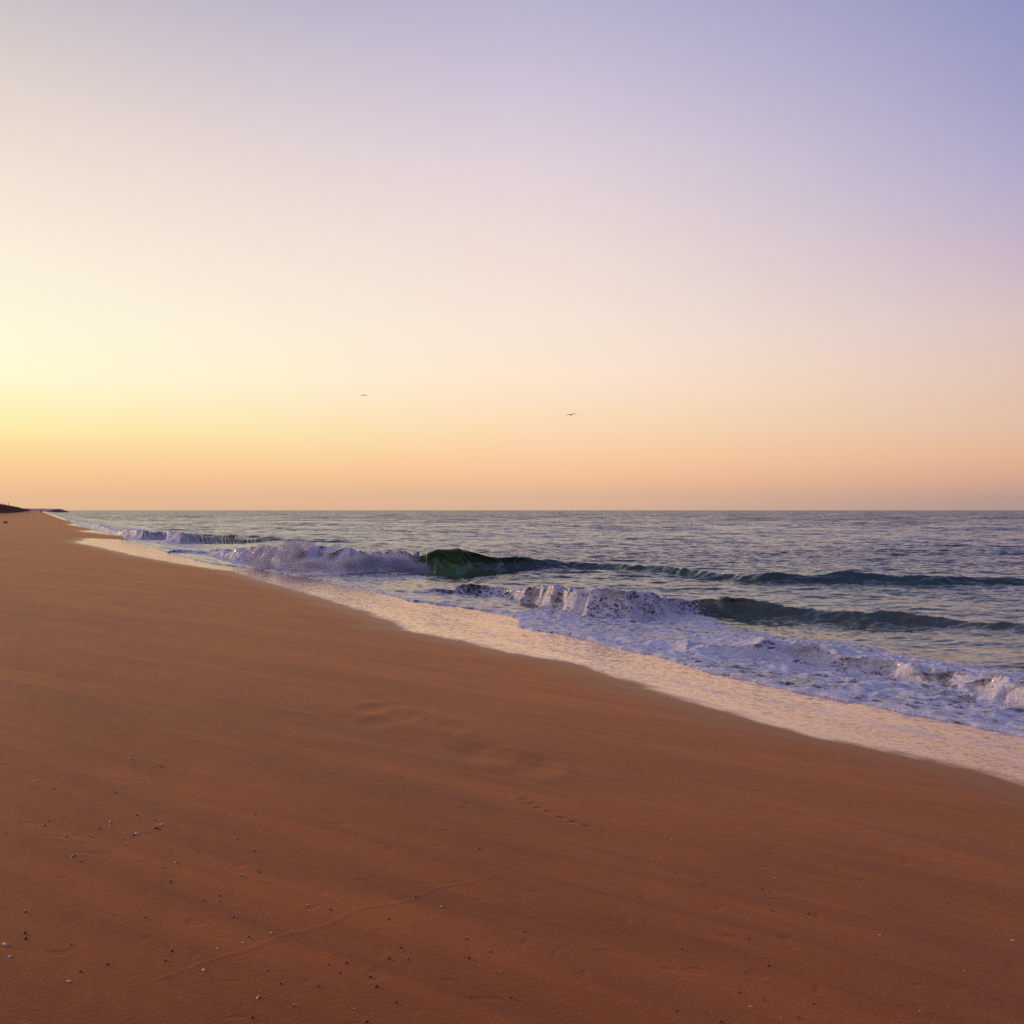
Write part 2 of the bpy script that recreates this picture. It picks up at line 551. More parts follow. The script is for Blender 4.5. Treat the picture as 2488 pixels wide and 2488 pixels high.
def build_sand():
    Y = np.concatenate([np.linspace(-1.2, 2.2, 12)[:-1],
                        CAM_H * F * 0.6 / np.linspace(CAM_H * F * 0.6 / 2.2, CAM_H * F * 0.6 / 40, 900),
                        CAM_H * F / np.linspace(CAM_H * F / 40, CAM_H * F / 4000, 420)[1:]])
    ap = 1.6
    xi = cols(0.66, 800, 9, 40)
    X = xi[None, :] * (Y[:, None] + ap)
    YY = np.repeat(Y[:, None], X.shape[1], 1)
    s, d = sd_of(X, YY)
    Z = sand_height(X, YY)
    # faint crooked swash marks and a bird's track: ridges a few millimetres high
    def ridge(pts, wdt, h, wob=0.0, dots=False):
        nonlocal Z
        P = np.array([world_sand(*q) for q in pts])
        sel = (X > P[:, 0].min() - .5) & (X < P[:, 0].max() + .5) & (YY > P[:, 1].min() - .5) & (YY < P[:, 1].max() + .5)
        x, y = X[sel], YY[sel]
        best = np.full(x.shape, 9.0)
        along = np.zeros(x.shape)
        acc = 0
        x = x + wob * perlin(X[sel] * 3, YY[sel] * 3)
        for a, b in zip(P[:-1], P[1:]):
            ab = b - a
            ln = np.hypot(*ab)
            t = np.clip(((x - a[0]) * ab[0] + (y - a[1]) * ab[1]) / ln ** 2, 0, 1)
            dx, dy = x - a[0] - t * ab[0], y - a[1] - t * ab[1]
            dist = np.hypot(dx, dy) * np.sign(dx * ab[1] - dy * ab[0] + 1e-9)
            m = np.abs(dist) < np.abs(best)
            best = np.where(m, dist, best)
            along = np.where(m, acc + t * ln, along)
            acc += ln
        prof = np.exp(-(best / wdt) ** 2)
        if dots:
            prof = prof * (0.35 + 0.65 * (np.sin(along * 60 + 2 * perlin(along * 4, along * 0)) > 0))
        fade = sstep(0, 0.5, along) * sstep(0, 0.5, acc - along)
        Z[sel] += h * prof * fade
    k = 2488 / 1932.
    ridge([(160 * k, 1900 * k), (300 * k, 1848 * k), (400 * k, 1812 * k), (500 * k, 1775 * k), (600 * k, 1746 * k), (700 * k, 1715 * k), (800 * k, 1690 * k), (900 * k, 1660 * k), (1010 * k, 1632 * k)], 0.012, 0.0009, 0.08)
    ridge([(920 * k, 1480 * k), (980 * k, 1505 * k), (1050 * k, 1540 * k), (1120 * k, 1562 * k), (1190 * k, 1590 * k)], 0.022, -0.006, 0.05, True)
    ridge([(730 * k, 1408 * k), (800 * k, 1425 * k), (860 * k, 1440 * k)], 0.02, 0.002, 0.08)
    ridge([(0, 1580 * k), (120 * k, 1583 * k), (240 * k, 1590 * k)], 0.02, 0.002, 0.08)
    # shallow filled-in footprints up the middle of the beach
    for (px, py, sz) in [(935, 1722, .16), (960, 1740, .14), (995, 1745, .17), (1060, 1757, .12), (1105, 1765, .12), (1160, 1822, .2), (1185, 1828, .16),
                         (1280, 1858, .18), (1310, 1860, .14), (915, 1755, .12), (900, 1720, .12), (1240, 1840, .12)]:
        x0, y0 = world_sand(px, py)
        r2 = ((X - x0) / sz) ** 2 + ((YY - y0) / (sz * 1.7)) ** 2
        Z += -0.006 * np.exp(-r2) + 0.002 * np.exp(-(np.sqrt(r2) - 1.5) ** 2 * 4)
    # little pits left by air bubbles
    land = sstep(0.2, -0.8, d - dE(s))
    near = YY < 14
    pt = perlin(X[near] * 9, YY[near] * 9)
    Z[near] -= 0.0012 * sstep(0.55, 0.75, pt) * land[near]
    Z += 0.0035 * land * fbm(s * 1.2, d * 5.0, 3)
    wet = d - dE(s)
    # under the sea sheet the sand keeps clear of it
    trace = np.zeros_like(Z)
    for off, wd in ((-1.1, .10),):
        mid = dF(s) + off * np.interp(s, [0, 8, 16, 30], [0.5, 1.0, 1.6, 2.2])
        trace = np.maximum(trace, np.exp(-((d - mid) / wd) ** 2) * sstep(30, 14, s))
    trace = np.maximum(trace, 0.7 * np.exp(-((wet - 0.15) / 0.12) ** 2) * sstep(3, 12, s) * sstep(200, 60, s))
    toe = np.interp(s, [0, 150, 224, 450, 900, 1500], [-15, -12, -9.5, -8.5, -12, -14])
    scrub = sstep(0.2, 2.0, toe - d) * sstep(120, 200, s)
    o = grid_obj("sand", X, YY, Z, {'wet': wet, 'trace': trace, 'scrub': scrub}, m_sand)
    tag(o, "smooth orange brown beach sand sloping down to the water", "sand", kind='structure')
build_sand()

# ------------------------------------------------------------------ sea
# wave tables: photo px x, base row, crest row, forward pitch, foam, green, silt
WA = [(330, 1340, 1338, 0, .5, 0, .2), (430, 1345, 1338, 0, .7, 0, .3), (500, 1350, 1336, 0, .85, 0, .4), (560, 1366, 1340, .1, .85, 0, .35), (600, 1372, 1338, .2, .85, .1, .3), (660, 1380, 1331, .2, .9, .1, .25), (720, 1386, 1328, .2, .95, .1, .2),
      (780, 1390, 1332, .2, 1., .1, .1), (830, 1396, 1342, .3, .98, .3, .1), (900, 1394, 1343, .4, .95, .4, 0), (960, 1391, 1344, .4, .95, .5, 0), (1005, 1391, 1344, .4, .8, .6, 0), (1025, 1394, 1345, .5, .35, .9, 0), (1045, 1400, 1343, .7, .2, 1, 0),
      (1068, 1401, 1340, .9, .03, 1, 0), (1110, 1402, 1342, .95, 0, 1, 0), (1160, 1398, 1347, .8, .05, .62, 0), (1220, 1396, 1354, .5, .1, .30, 0), (1300, 1393, 1365, .15, .15, .12, 0),
      (1400, 1390, 1371, .05, .10, .08, 0), (1500, 1395, 1376, .05, 0, .3, 0), (1600, 1402, 1383, .1, 0, .25, 0), (1700, 1412, 1396, 0, 0, .15, 0), (1800, 1422, 1403, 0, 0, .2, 0),
      (1870, 1428, 1405, .1, 0, .2, 0), (1950, 1428, 1404, .1, 0, .15, 0), (2060, 1430, 1402, .1, 0, .2, 0), (2200, 1430, 1404, .1, 0, .2, 0), (2300, 1434, 1408, .1, 0, .15, 0), (2488, 1432, 1414, .1, 0, .2, 0), (2900, 1432, 1417, 0, 0, .3, 0)]
WB = [(850, 1437, 1436, 0, .5, 0, .4), (1000, 1446, 1440, 0, .6, 0, .4), (1095, 1450, 1438, .1, .6, 0, .35), (1128, 1451, 1429, .2, .7, .15, .2), (1150, 1451, 1422, .3, .6, .25, .1), (1185, 1452, 1431, .2, .72, .1, .35), (1225, 1458, 1436, .2, .76, 0, .4),
      (1290, 1472, 1436, .3, .80, .1, .45), (1370, 1495, 1438, .3, .80, .1, .5), (1430, 1512, 1437, .3, .72, .1, .5), (1520, 1520, 1441, .3, .75, 0, .5), (1600, 1515, 1452, .3, .8, 0, .4), (1660, 1505, 1466, .3, .62, 0, .4),
      (1710, 1500, 1464, .3, .2, .15, .4), (1760, 1502, 1464, .3, .1, .2, .3), (1790, 1505, 1461, .3, 0, .2, .2), (1860, 1506, 1470, .2, 0, .15, .2), (1928, 1508, 1480, .1, 0, .1, .2), (2000, 1512, 1488, .1, 0, .1, .2),
      (2087, 1520, 1492, .15, 0, .1, .2), (2189, 1524, 1493, .1, 0, .1, .2), (2291, 1530, 1504, .1, 0, 0, .4), (2393, 1534, 1519, .1, 0, 0, .3), (2488, 1540, 1527, 0, 0, 0, .3), (2900, 1560, 1550, 0, 0, 0, .3)]
WC = [(1500, 1565, 1560, .1, .8, 0, .4), (1600, 1580, 1562, .1, .85, 0, .4), (1700, 1600, 1560, .2, .9, 0, .4), (1800, 1612, 1558, .2, .95, 0, .4), (1875, 1620, 1548, .3, .95, 0, .4), (1960, 1628, 1553, .3, .88, 0, .5), (2067, 1645, 1562, .3, .85, 0, .5),
      (2140, 1655, 1582, .3, .85, 0, .5), (2222, 1672, 1600, .3, .9, 0, .5), (2353, 1700, 1618, .3, .92, 0, .5), (2488, 1735, 1640, .3, .92, 0, .5), (2900, 1830, 1720, .3, .9, 0, .5)]
WD = [(120, 1256, 1254, 0, .5, 0, 0), (170, 1268, 1262, 0, .7, 0, 0), (230, 1288, 1272, 0, .7, 0, 0), (270, 1300, 1285, .1, .8, 0, 0), (285, 1306, 1279, .2, .9, 0, .1), (340, 1312, 1282, .2, .9, .1, .1), (395, 1318, 1282, .2, .9, .1, .1), (430, 1322, 1288, .2, .9, .2, .1),
      (470, 1318, 1294, .1, .7, .2, 0), (500, 1316, 1300, .1, .4, .2, 0), (560, 1316, 1297, .1, 0, .2, 0), (650, 1318, 1306, 0, 0, 0, 0), (760, 1320, 1315, 0, 0, 0, 0)]
WE = [(480, 1307, 1300, 0, 0, 0, 0), (520, 1306, 1293, 0, 0, .3, 0), (560, 1307, 1294, 0, 0, .3, 0), (610, 1310, 1299, 0, 0, .3, 0), (660, 1311, 1300, 0, 0, .3, 0), (720, 1314, 1308, 0, 0, 0, 0)]
# low dark swells further out (base row, crest row)
WF = [(700, 1318, 1315, 0, 0, 0, 0), (800, 1312, 1305, 0, 0, 0, 0), (1000, 1310, 1302, 0, 0, 0, 0), (1200, 1318, 1309, 0, 0, 0, 0), (1400, 1316, 1309, 0, 0, 0, 0)]

def wave_table(T):
    P = []
    for px, by, cy, lip, fo, gr, si in T:
        x, y, t = world(px, by)
        P.append((x, y, (by - cy) * t / F, lip, fo, gr, si))
    P.sort()
    return np.array(P)

def band(px, py, top, bot, soft):
    top, bot = np.array(top, float), np.array(bot, float)
    a = np.interp(px, top[:, 0], top[:, 1])
    b = np.interp(px, bot[:, 0], bot[:, 1])
    return sstep(-soft, soft, py - a) * sstep(-soft, soft, b - py)

SPRAY = []
def build_sea():
    Y = np.concatenate([np.arange(5.5, 16, 0.035), np.arange(16, 60, 0.06),
                        CAM_H * F / np.linspace(CAM_H * F / 60, CAM_H * F / 25000, 520)])
    xi = cols(0.62, 1150, 6, 40)
    X = xi[None, :] * Y[:, None]
    YY = np.repeat(Y[:, None], X.shape[1], 1)
    s, d = sd_of(X, YY)
    # --- open water chop
    calm = np.interp(YY, [0, 30, 60, 400, 2500], [.8, 1.35, 1.9, 1.8, 1.3])
    warp = 3.0 * perlin(X * 0.035, YY * 0.05)
    res = np.clip(YY / 50, 0.2, 60)          # metres resolvable
    h = 0.075 * calm * perlin(X * 0.045 + 7, (YY + warp) * 0.16)
    h += 0.13 * calm * ridged(X * 0.10, (YY + warp) * 0.30, 3) * sstep(420, 160, YY) * (0.6 + 0.5 * perlin(X * .04, YY * .06))
    h += 0.055 * calm * fbm(X * 0.45, YY * 1.1 + warp, 4) * sstep(260, 90, YY)
    h += 0.035 * calm * fbm(X * 1.1 + YY * .3, YY * 2.4, 3) * sstep(110, 50, YY)
    far_swell = 0.30 * perlin(X * 0.010, YY * 0.035 + 3) * sstep(60, 200, YY)
    h += far_swell
    Z = h.copy()
    OFFY = np.zeros_like(Z)
    foam = np.zeros_like(Z)
    green = np.zeros_like(Z)
    silt = 0.35 * sstep(20, 10, d)
    sandz = sand_height(X, YY)
    # --- breaking lines
    for wi, (T, kb, rough) in enumerate(((WA, 3.2, .30), (WB, 2.6, .30), (WC, 2.4, .28), (WD, 3.0, .3), (WE, 2.2, .1))):
        P = wave_table(T)
        x0, x1 = P[0, 0], P[-1, 0]
        m = (YY > P[:, 1].min() - 8) & (YY < P[:, 1].max() + 25) & (X > x0 - 6) & (X < x1 + 8)
        x, y = X[m], YY[m]
        fq = float(np.clip(36 / P[:, 1].mean(), 0.4, 1.5))
        wob = 0.5 * perlin(x * 0.35 * fq + 5 * wi, x * 0 + 2.5) + 0.2 * perlin(x * 1.3 * fq, x * 0 + 9.5)
        xx = x + (0.3, .3, .3, .08, .05)[wi] * perlin(x * 0.9 * fq, y * 0.9 * fq)
        x, y = x * fq, y * fq
        yb = np.interp(xx, P[:, 0], P[:, 1]) + wob * 0.5
        hh = np.interp(xx, P[:, 0], P[:, 2]) * sstep(x0 - 5, x0, x / fq) * sstep(x1 + 7, x1, x / fq)
        hh = hh * (1, .95, .68, .8, .5)[wi]
        lip, fo, gr, si = (np.interp(xx, P[:, 0], P[:, k]) for k in (3, 4, 5, 6))
        hh = hh * (1 + 0.22 * perlin(x * 0.7 + 3, y * 0.15 + wi))
        wd = 0.35 + 0.8 * hh + 2.2 * np.maximum(0.75 - lip, 0) * hh * (1 - .5 * fo)
        q = (y / fq - yb) / wd
        g = np.where(q < 1, np.where(lip > 0.45, sstep(0, 1, q) ** 1.2, sstep(0, 1, q) ** 2.0), np.exp(-np.maximum(q - 1, 0) ** 1.5 / kb))
        g = np.where(q < 0, 0, g)
        # trough drawn down in front of steep faces
        tr = -0.12 * lip * hh * np.exp(-((q + 0.8) / 0.9) ** 2)
        # torn, lumpy whitewater
        rag = fo * hh * (q > -0.3)
        win = sstep(-0.4, 0.5, q) * np.exp(-np.maximum(q - 1.2, 0) ** 2 / 4)
        soft = sstep(-10.2, -9.2, x / fq) * sstep(-2.0, -4.0, x / fq) * (wi == 0)
        lump = 0.55 * fbm(x * 0.9 + 0.7 * y + 4 * wi, y * 1.1, 2) + (1 - .85 * soft) * (0.24 * (ridged(x * 2.4 + 1.3 * y, y * 2.4, 3) - 0.6) + 0.10 * fbm(x * 9.0, y * 8 + 8, 2))
        face = hh * sstep(0, .6, q) * sstep(1.1, .5, q) * 0.50 * (1 - fo) * (fbm(x * 0.9 + y * 0.8, y * 2.4, 4) + 0.3 * fbm(x * 3, y * 5, 3))
        dz = hh * g + tr + rag * win * lump * (0.62, .55, .55, .4, .3)[wi] + face
        rip = fbm(x * 1.3 + y * .6 + 5, y * 3.0, 3) * np.clip(hh * 4, 0, 1) * (1 - .8 * lip) * (1 - fo) * sstep(-.6, .2, q) * sstep(2.6, 1.2, q)
        dz = dz + (0.085, .075, 0, .05, .05)[wi] * rip
        Z[m] = Z[m] * (1 - 0.5 * np.clip(g, 0, 1) * (hh > 0.15)) + dz
        OFFY[m] -= lip * wd * 1.15 * np.clip(g, 0, 1) ** 3.0 * sstep(2.2, 0.9, q)
        OFFY[m] += rag * win * 0.35 * perlin(x * 2.1, y * 2.3 + 11)
        near = sstep(-1.0, -0.1, q) * np.exp(-np.maximum(q - 1.3, 0) ** 2 / 2.5)
        foam[m] = np.maximum(foam[m], fo * near)
        if wi == 0:
            sm = sstep(-2.8, -1.2, x / fq) * sstep(6.5, 4.5, x / fq)
            foam[m] = np.maximum(foam[m], 0.50 * sm * sstep(-1.6, -.3, q) * sstep(.75, .2, q) * (0.75 + .5 * perlin(x * 1.2, y * 1.5)))
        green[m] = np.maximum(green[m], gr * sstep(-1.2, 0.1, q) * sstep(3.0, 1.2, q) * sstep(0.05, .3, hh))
        silt[m] = np.maximum(silt[m], si * near)
        # droplets thrown up from the crest
        if wi in (0, 1, 2, 3):
            for _ in range({0: 60000, 1: 14000, 2: 14000, 3: 9000}[wi]):
                r = random.random()
                X_ = x0 + (x1 - x0) * r
                fo_ = np.interp(X_, P[:, 0], P[:, 4])
                h_ = np.interp(X_, P[:, 0], P[:, 2])
                if random.random() > fo_ ** 2 * min(1, h_ / 0.4):
                    continue
                yb_ = np.interp(X_, P[:, 0], P[:, 1])
                gust = 0.5 + 0.5 * math.sin(X_ * 2.1 + 1.3 * math.sin(X_ * 0.9))
                zz = h_ * (0.3 + 0.75 * random.random()) + abs(random.gauss(0, 1)) * h_ * 0.20 * gust
                SPRAY.append((X_ + random.gauss(0, .12), yb_ + random.uniform(-.35, .9) * (0.4 + .7 * h_), zz, random.uniform(0.003, 0.010) * (1 + yb_ / 60)))
    # --- foam fields on the flat water, drawn in photo pixels of the undisturbed surface
    zb = np.maximum(0.0, beach_plane(d))
    PX = 1244 + X / YY * F
    PY = HY + (CAM_H - zb) * F / YY
    fl = [(p_[0], p_[1]) for p_ in sorted(F_px)]
    G = [(1180, 1478), (1250, 1490), (1330, 1478), (1450, 1455), (1560, 1450), (1640, 1460), (1700, 1490), (1780, 1532), (1875, 1550), (1961, 1556), (2067, 1566), (2140, 1582), (2222, 1602), (2353, 1620), (2488, 1642), (2900, 1700)]
    foam = np.maximum(foam, (0.80 + 0.15 * perlin(X * .7, YY * .5)) * band(PX, PY, G, [(1180, 1486), (1250, 1520), (1400, 1560), (1700, 1640), (2488, 1850), (3000, 2000)], 5) * (PX > 1150))
    foam = np.maximum(foam, 0.55 * band(PX, PY, [(820, 1412), (900, 1420), (1000, 1440), (1100, 1448), (1260, 1455)], [(820, 1450), (1000, 1500), (1260, 1540)], 6) * sstep(1300, 1230, PX))
    foam = np.maximum(foam, 0.68 * band(PX, PY, [(640, 1385), (720, 1388), (850, 1396), (1000, 1398), (1130, 1404)], [(640, 1395), (760, 1405), (900, 1420), (1000, 1412), (1130, 1408)], 5) * sstep(600, 700, PX) * sstep(1150, 1050, PX))
    foam = np.maximum(foam, 0.75 * band(PX, PY, [(380, 1328), (500, 1344), (680, 1366), (800, 1388)], [(380, 1334), (500, 1352), (680, 1377), (800, 1396)], 3) * sstep(340, 400, PX) * sstep(830, 760, PX))
    foam = np.maximum(foam, 0.72 * band(PX, PY, [(130, 1248), (200, 1262), (274, 1278), (400, 1292), (480, 1305), (520, 1320)], [(130, 1262), (220, 1288), (330, 1316), (440, 1335), (520, 1345)], 4) * sstep(540, 470, PX))
    foam = np.maximum(foam, 0.30 * band(PX, PY, [(1400, 1405), (1700, 1430), (2488, 1445)], [(1400, 1440), (1700, 1465), (2488, 1480)], 8) * (PX > 1250) * 0.6)
    # --- water sheet riding up the beach, with a rounded foaming lip at its front
    fn = dF(s) + 0.10 * perlin(s * 1.1, s * 0 + 4.4) + 0.05 * perlin(s * 3.7, s * 0 + 1.4) * sstep(60, 20, s)
    dd = d - fn
    lipz = 0.05 * sstep(0.0, 0.10, dd) * (1 + 0.6 * perlin(s * 2.3, d * 2.3))
    thick = -0.02 + lipz + 0.05 * sstep(0.1, 2.5, dd) * (0.6 + 0.5 * fbm(s * 1.2, d * 1.6, 3))
    bpz = sandz + thick
    wz = Z - 0.0
    over = sstep(-0.2, 0.6, bpz)          # sand above the still water
    extra = np.clip(Z - h, -1, 9)
    sheet = bpz + np.clip(extra, 0, 9) + 0.012 * fbm(X * 3, YY * 4, 2)
    Z = np.maximum(Z, sheet)
    Z = np.where(dd < 0, sandz - 0.04 + np.maximum(dd, -1) * 0.05, Z)
    OFFY = np.where(dd < 0.2, 0, OFFY)
    # foam line at the very front
    line = np.exp(-((dd - 0.10) / (0.10 + 0.004 * YY)) ** 2)
    strength = np.interp(PX, [100, 300, 420, 520, 2488], [.9, .5, .5, .8, 1.0])
    foam = np.maximum(foam, line * strength)
    foam = np.where(dd < -0.02, 0, foam)
    silt = np.maximum(silt, 0.8 * sstep(2.0, 0.3, dd) * sstep(70, 30, s))
    # whitewater relief in the foam fields
    fm = sstep(.4, .9, foam) * (dd > 0.25) * sstep(70, 40, YY)
    Z += fm * (0.055 * (ridged(X * 1.9 + YY * .7, YY * 2.1, 3) - 0.5) + 0.02 * perlin(X * 7, YY * 7))
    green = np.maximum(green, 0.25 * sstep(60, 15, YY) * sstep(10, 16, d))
    off = 0.05 + sstep(36, 140, YY) * 0.50 + 0.44 * sstep(90, 380, YY)
    off = np.clip(off, 0.0, 1)
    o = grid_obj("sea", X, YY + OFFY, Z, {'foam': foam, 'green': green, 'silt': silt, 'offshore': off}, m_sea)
    tag(o, "open sea with a green breaker and foaming shore break", "sea", kind='structure')
build_sea()

# ------------------------------------------------------------------ spray droplets
def plume(px, row, lean, n_, wdt):
    # fan of droplets thrown up out of the whitewater: from the crest to the given photo row
    x, y, t = world(px, 1384)
    y += 0.6
    top = CAM_H + (HY - row) * y / F
    for _ in range(n_):
        f = random.random() ** 0.75
        z = 0.35 * top + f * (top - 0.35 * top) * (1 - 0.1 * random.random())
        SPRAY.append((x + lean * f * f + random.gauss(0, wdt) * (0.45 + 0.55 * f * (1.3 - f)) + .12 * math.sin(9 * f + px), y + random.gauss(0, .22), z, random.uniform(.007, .018) * (1.15 - .5 * f)))
for px_, row_, lean_, n_, w_ in [(615, 1330, -.25, 1800, .22), (642, 1322, -.2, 2600, .16), (672, 1313, .15, 2200, .13), (700, 1310, .2, 4200, .20), (716, 1311, .25, 2600, .14), (738, 1316, .3, 2600, .13),
                                 (762, 1323, .25, 2600, .15), (790, 1322, .3, 3000, .18), (820, 1331, .2, 1800, .16)]:
    plume(px_, row_, lean_, n_, w_)
# soft veils rolling in front of the barrel
for cx_, cr_, sx_, sr_, n_ in [(905, 1362, 34, 15, 9000), (850, 1372, 30, 13, 5000), (968, 1366, 26, 16, 8000), (985, 1380, 24, 8, 4000), (1018, 1382, 22, 12, 3500), (1030, 1394, 34, 5, 2500), (760, 1372, 45, 12, 5000)]:
    for _ in range(n_):
        px_, row_ = random.gauss(cx_, sx_ * .6), random.gauss(cr_, sr_ * .6)
        x_, y_, _t = world(px_, 1398)
        y_ += random.uniform(-.5, .1)
        SPRAY.append((x_, y_, max(0.02, CAM_H + (HY - row_) * y_ / F), random.uniform(.006, .014)))

m_spray = simple_mat("spray_white", (0.80, 0.77, 0.80), 0.7, 0.1)
def droplets(name, pts, mat):
    A = np.array(pts)
    nP = len(A)
    oc = np.array([(1, 0, 0), (-1, 0, 0), (0, 1, 0), (0, -1, 0), (0, 0, 1), (0, 0, -1)], float)
    tri = np.array([(0, 2, 4), (2, 1, 4), (1, 3, 4), (3, 0, 4), (2, 0, 5), (1, 2, 5), (3, 1, 5), (0, 3, 5)])
    V = A[:, None, :3] + oc[None] * A[:, 3][:, None, None]
    Ft = (tri[None] + 6 * np.arange(nP)[:, None, None]).reshape(-1, 3)
    me = bpy.data.meshes.new(name)
    me.vertices.add(nP * 6)
    me.vertices.foreach_set('co', V.astype(np.float32).ravel())
    nf = len(Ft)
    me.loops.add(nf * 3)
    me.polygons.add(nf)
    me.loops.foreach_set('vertex_index', Ft.astype(np.int32).ravel())
    me.polygons.foreach_set('loop_start', np.arange(0, nf * 3, 3, dtype=np.int32))
    me.polygons.foreach_set('loop_total', np.full(nf, 3, np.int32))
    me.update(calc_edges=True)
    me.materials.append(mat)
    o = bpy.data.objects.new(name, me)
    sc.collection.objects.link(o)
    return o
o = droplets("sea_spray", SPRAY, m_spray)
tag(o, "fine white spray thrown up along the breaking waves", "spray", kind='stuff')

# ------------------------------------------------------------------ generic mesh helper
def mesh_obj(name, verts, faces, mat, parent=None, smooth=True):
    me = bpy.data.meshes.new(name)
    me.from_pydata([tuple(v) for v in verts], [], faces)
    me.update()
    if smooth:
        for p_ in me.polygons:
            p_.use_smooth = True
    mats = mat if isinstance(mat, (list, tuple)) else [mat]
    for m_ in mats:
        me.materials.append(m_)
    o = bpy.data.objects.new(name, me)
    sc.collection.objects.link(o)
    if parent:
        o.parent = parent
    return o

def loft(rings, close=True):
    """rings: list of lists of points with the same count -> verts, faces (capped)"""
    vts, fcs = [], []
    nn_ = len(rings[0])
    for r in rings:
        vts += r
    for i in range(len(rings) - 1):
        for j in range(nn_):
            a = i * nn_ + j
            b = i * nn_ + (j + 1) % nn_
            fcs.append((a, b, b + nn_, a + nn_))
    if close:
        fcs.append(tuple(range(nn_))[::-1])
        fcs.append(tuple(range(len(vts) - nn_, len(vts))))
    return vts, fcs

def sand_z(x, y):
    return float(sand_height(np.array([x]), np.array([y]))[0])

# ------------------------------------------------------------------ far spit of land
m_land = simple_mat("scrubby_land", (0.42, 0.22, 0.24), 0.9, 0.4, 0.05)
def build_spit():
    rings = []
    n_ = 70
    for i in range(n_):
        f = i / (n_ - 1)
        px = -160 + f * 304
        t = 1500 - 260 * f
        x = (px - 1244) * t / F
        top = CAM_H + (HY - np.interp(px, [-160, 0, 60, 140, 144], [1228, 1235, 1235.8, 1236.6, 1239.4])) * t / F
        top += 0.25 * math.sin(i * 1.7) + 0.2 * math.sin(i * 4.1 + 1)
        wv_ = 26
        rings.append([(x - 0.3 * wv_, t - wv_, -0.4), (x, t - wv_ * .45, top * .7), (x, t - 4, top), (x, t + 8, top), (x, t + wv_ * .8, top * .6), (x, t + wv_ * 1.3, -0.4)])
    v_, f_ = loft(rings)
    o = mesh_obj("headland", v_, f_, m_land)
    tag(o, "low dark strip of land on the horizon at far left", "headland", kind='structure')
build_spit()

# ------------------------------------------------------------------ marram grass on the dune
m_grass = simple_mat("dune_grass_blade", (0.24, 0.13, 0.09), 0.8, 0.4, 3)
def build_dune_grass():
    vts, fcs = [], []
    r = random.Random(4)
    for k in range(9000):
        s_ = 150 + 700 * r.random() ** 1.3
        toe = float(np.interp(s_, [0, 150, 224, 450, 900, 1500], [-15, -12, -9.5, -8.5, -12, -14]))
        d_ = toe - r.uniform(1.0, 14)
        x = s_ * SX + d_ * DX
        y = s_ * SY + d_ * DY
        z = 3.0
        P_ = (x, y)
        vts.append(P_)
    A = np.array(vts)
    zz = sand_height(A[:, 0], A[:, 1])
    V, Fc = [], []
    for (x, y), z in zip(A, zz):
        h_ = r.uniform(0.25, 0.75)
        for b in range(4):
            a = r.uniform(0, 6.28)
            bx, by = x + r.gauss(0, .25), y + r.gauss(0, .25)
            wx, wy = 0.05 * math.cos(a), 0.05 * math.sin(a)
            lx, ly = r.gauss(0, .2), r.gauss(0, .2)
            i0 = len(V)
            V += [(bx - wx, by - wy, z - .05), (bx + wx, by + wy, z - .05), (bx + wx * .6 + lx * .4, by + wy * .6 + ly * .4, z + h_ * .6), (bx - wx * .6 + lx * .4, by - wy * .6 + ly * .4, z + h_ * .6), (bx + lx, by + ly, z + h_)]
            Fc += [(i0, i0 + 1, i0 + 2, i0 + 3), (i0 + 3, i0 + 2, i0 + 4)]
    o = mesh_obj("dune_grass", V, Fc, m_grass, smooth=False)
    tag(o, "dark grass and scrub on the dune at far left", "grass", kind='stuff')
build_dune_grass()

# ------------------------------------------------------------------ weathered posts on the dune
m_wood = simple_mat("weathered_wood", (0.16, 0.09, 0.06), 0.85, 0.3, 8)
def post(px, t, toprow, label):
    x, y = (px - 1244) * t / F, t
    z = sand_z(x, y)
    top = CAM_H + (HY - toprow) * t / F - z
    e = bpy.data.objects.new("wooden_post", None)
    rings = []
    for i in range(9):
        f = i / 8
        r_ = 0.085 * (1 - 0.25 * f)
        cx, cy = 0.10 * f * f, 0.03 * math.sin(f * 5)
        rings.append([(cx + r_ * math.cos(a * math.pi / 4) * (1 + .12 * math.sin(i + a)), cy + r_ * math.sin(a * math.pi / 4), -0.3 + f * (top + 0.3)) for a in range(8)])
    v_, f_ = loft(rings)
    me = bpy.data.meshes.new("wooden_post")
    me.from_pydata(v_, [], f_)
    me.materials.append(m_wood)
    o = bpy.data.objects.new("wooden_post", me)
    sc.collection.objects.link(o)
    o.location = (x, y, z)
    tag(o, label, "post", "slender posts on the dune crest")
post(3.5, 262, 1222, "slender wooden post on the dune crest nearest the left picture edge")
post(13, 268, 1225, "shortest wooden post on the dune crest between two others")
post(20.5, 272, 1221, "tallest wooden post on the dune crest beside the far beach")

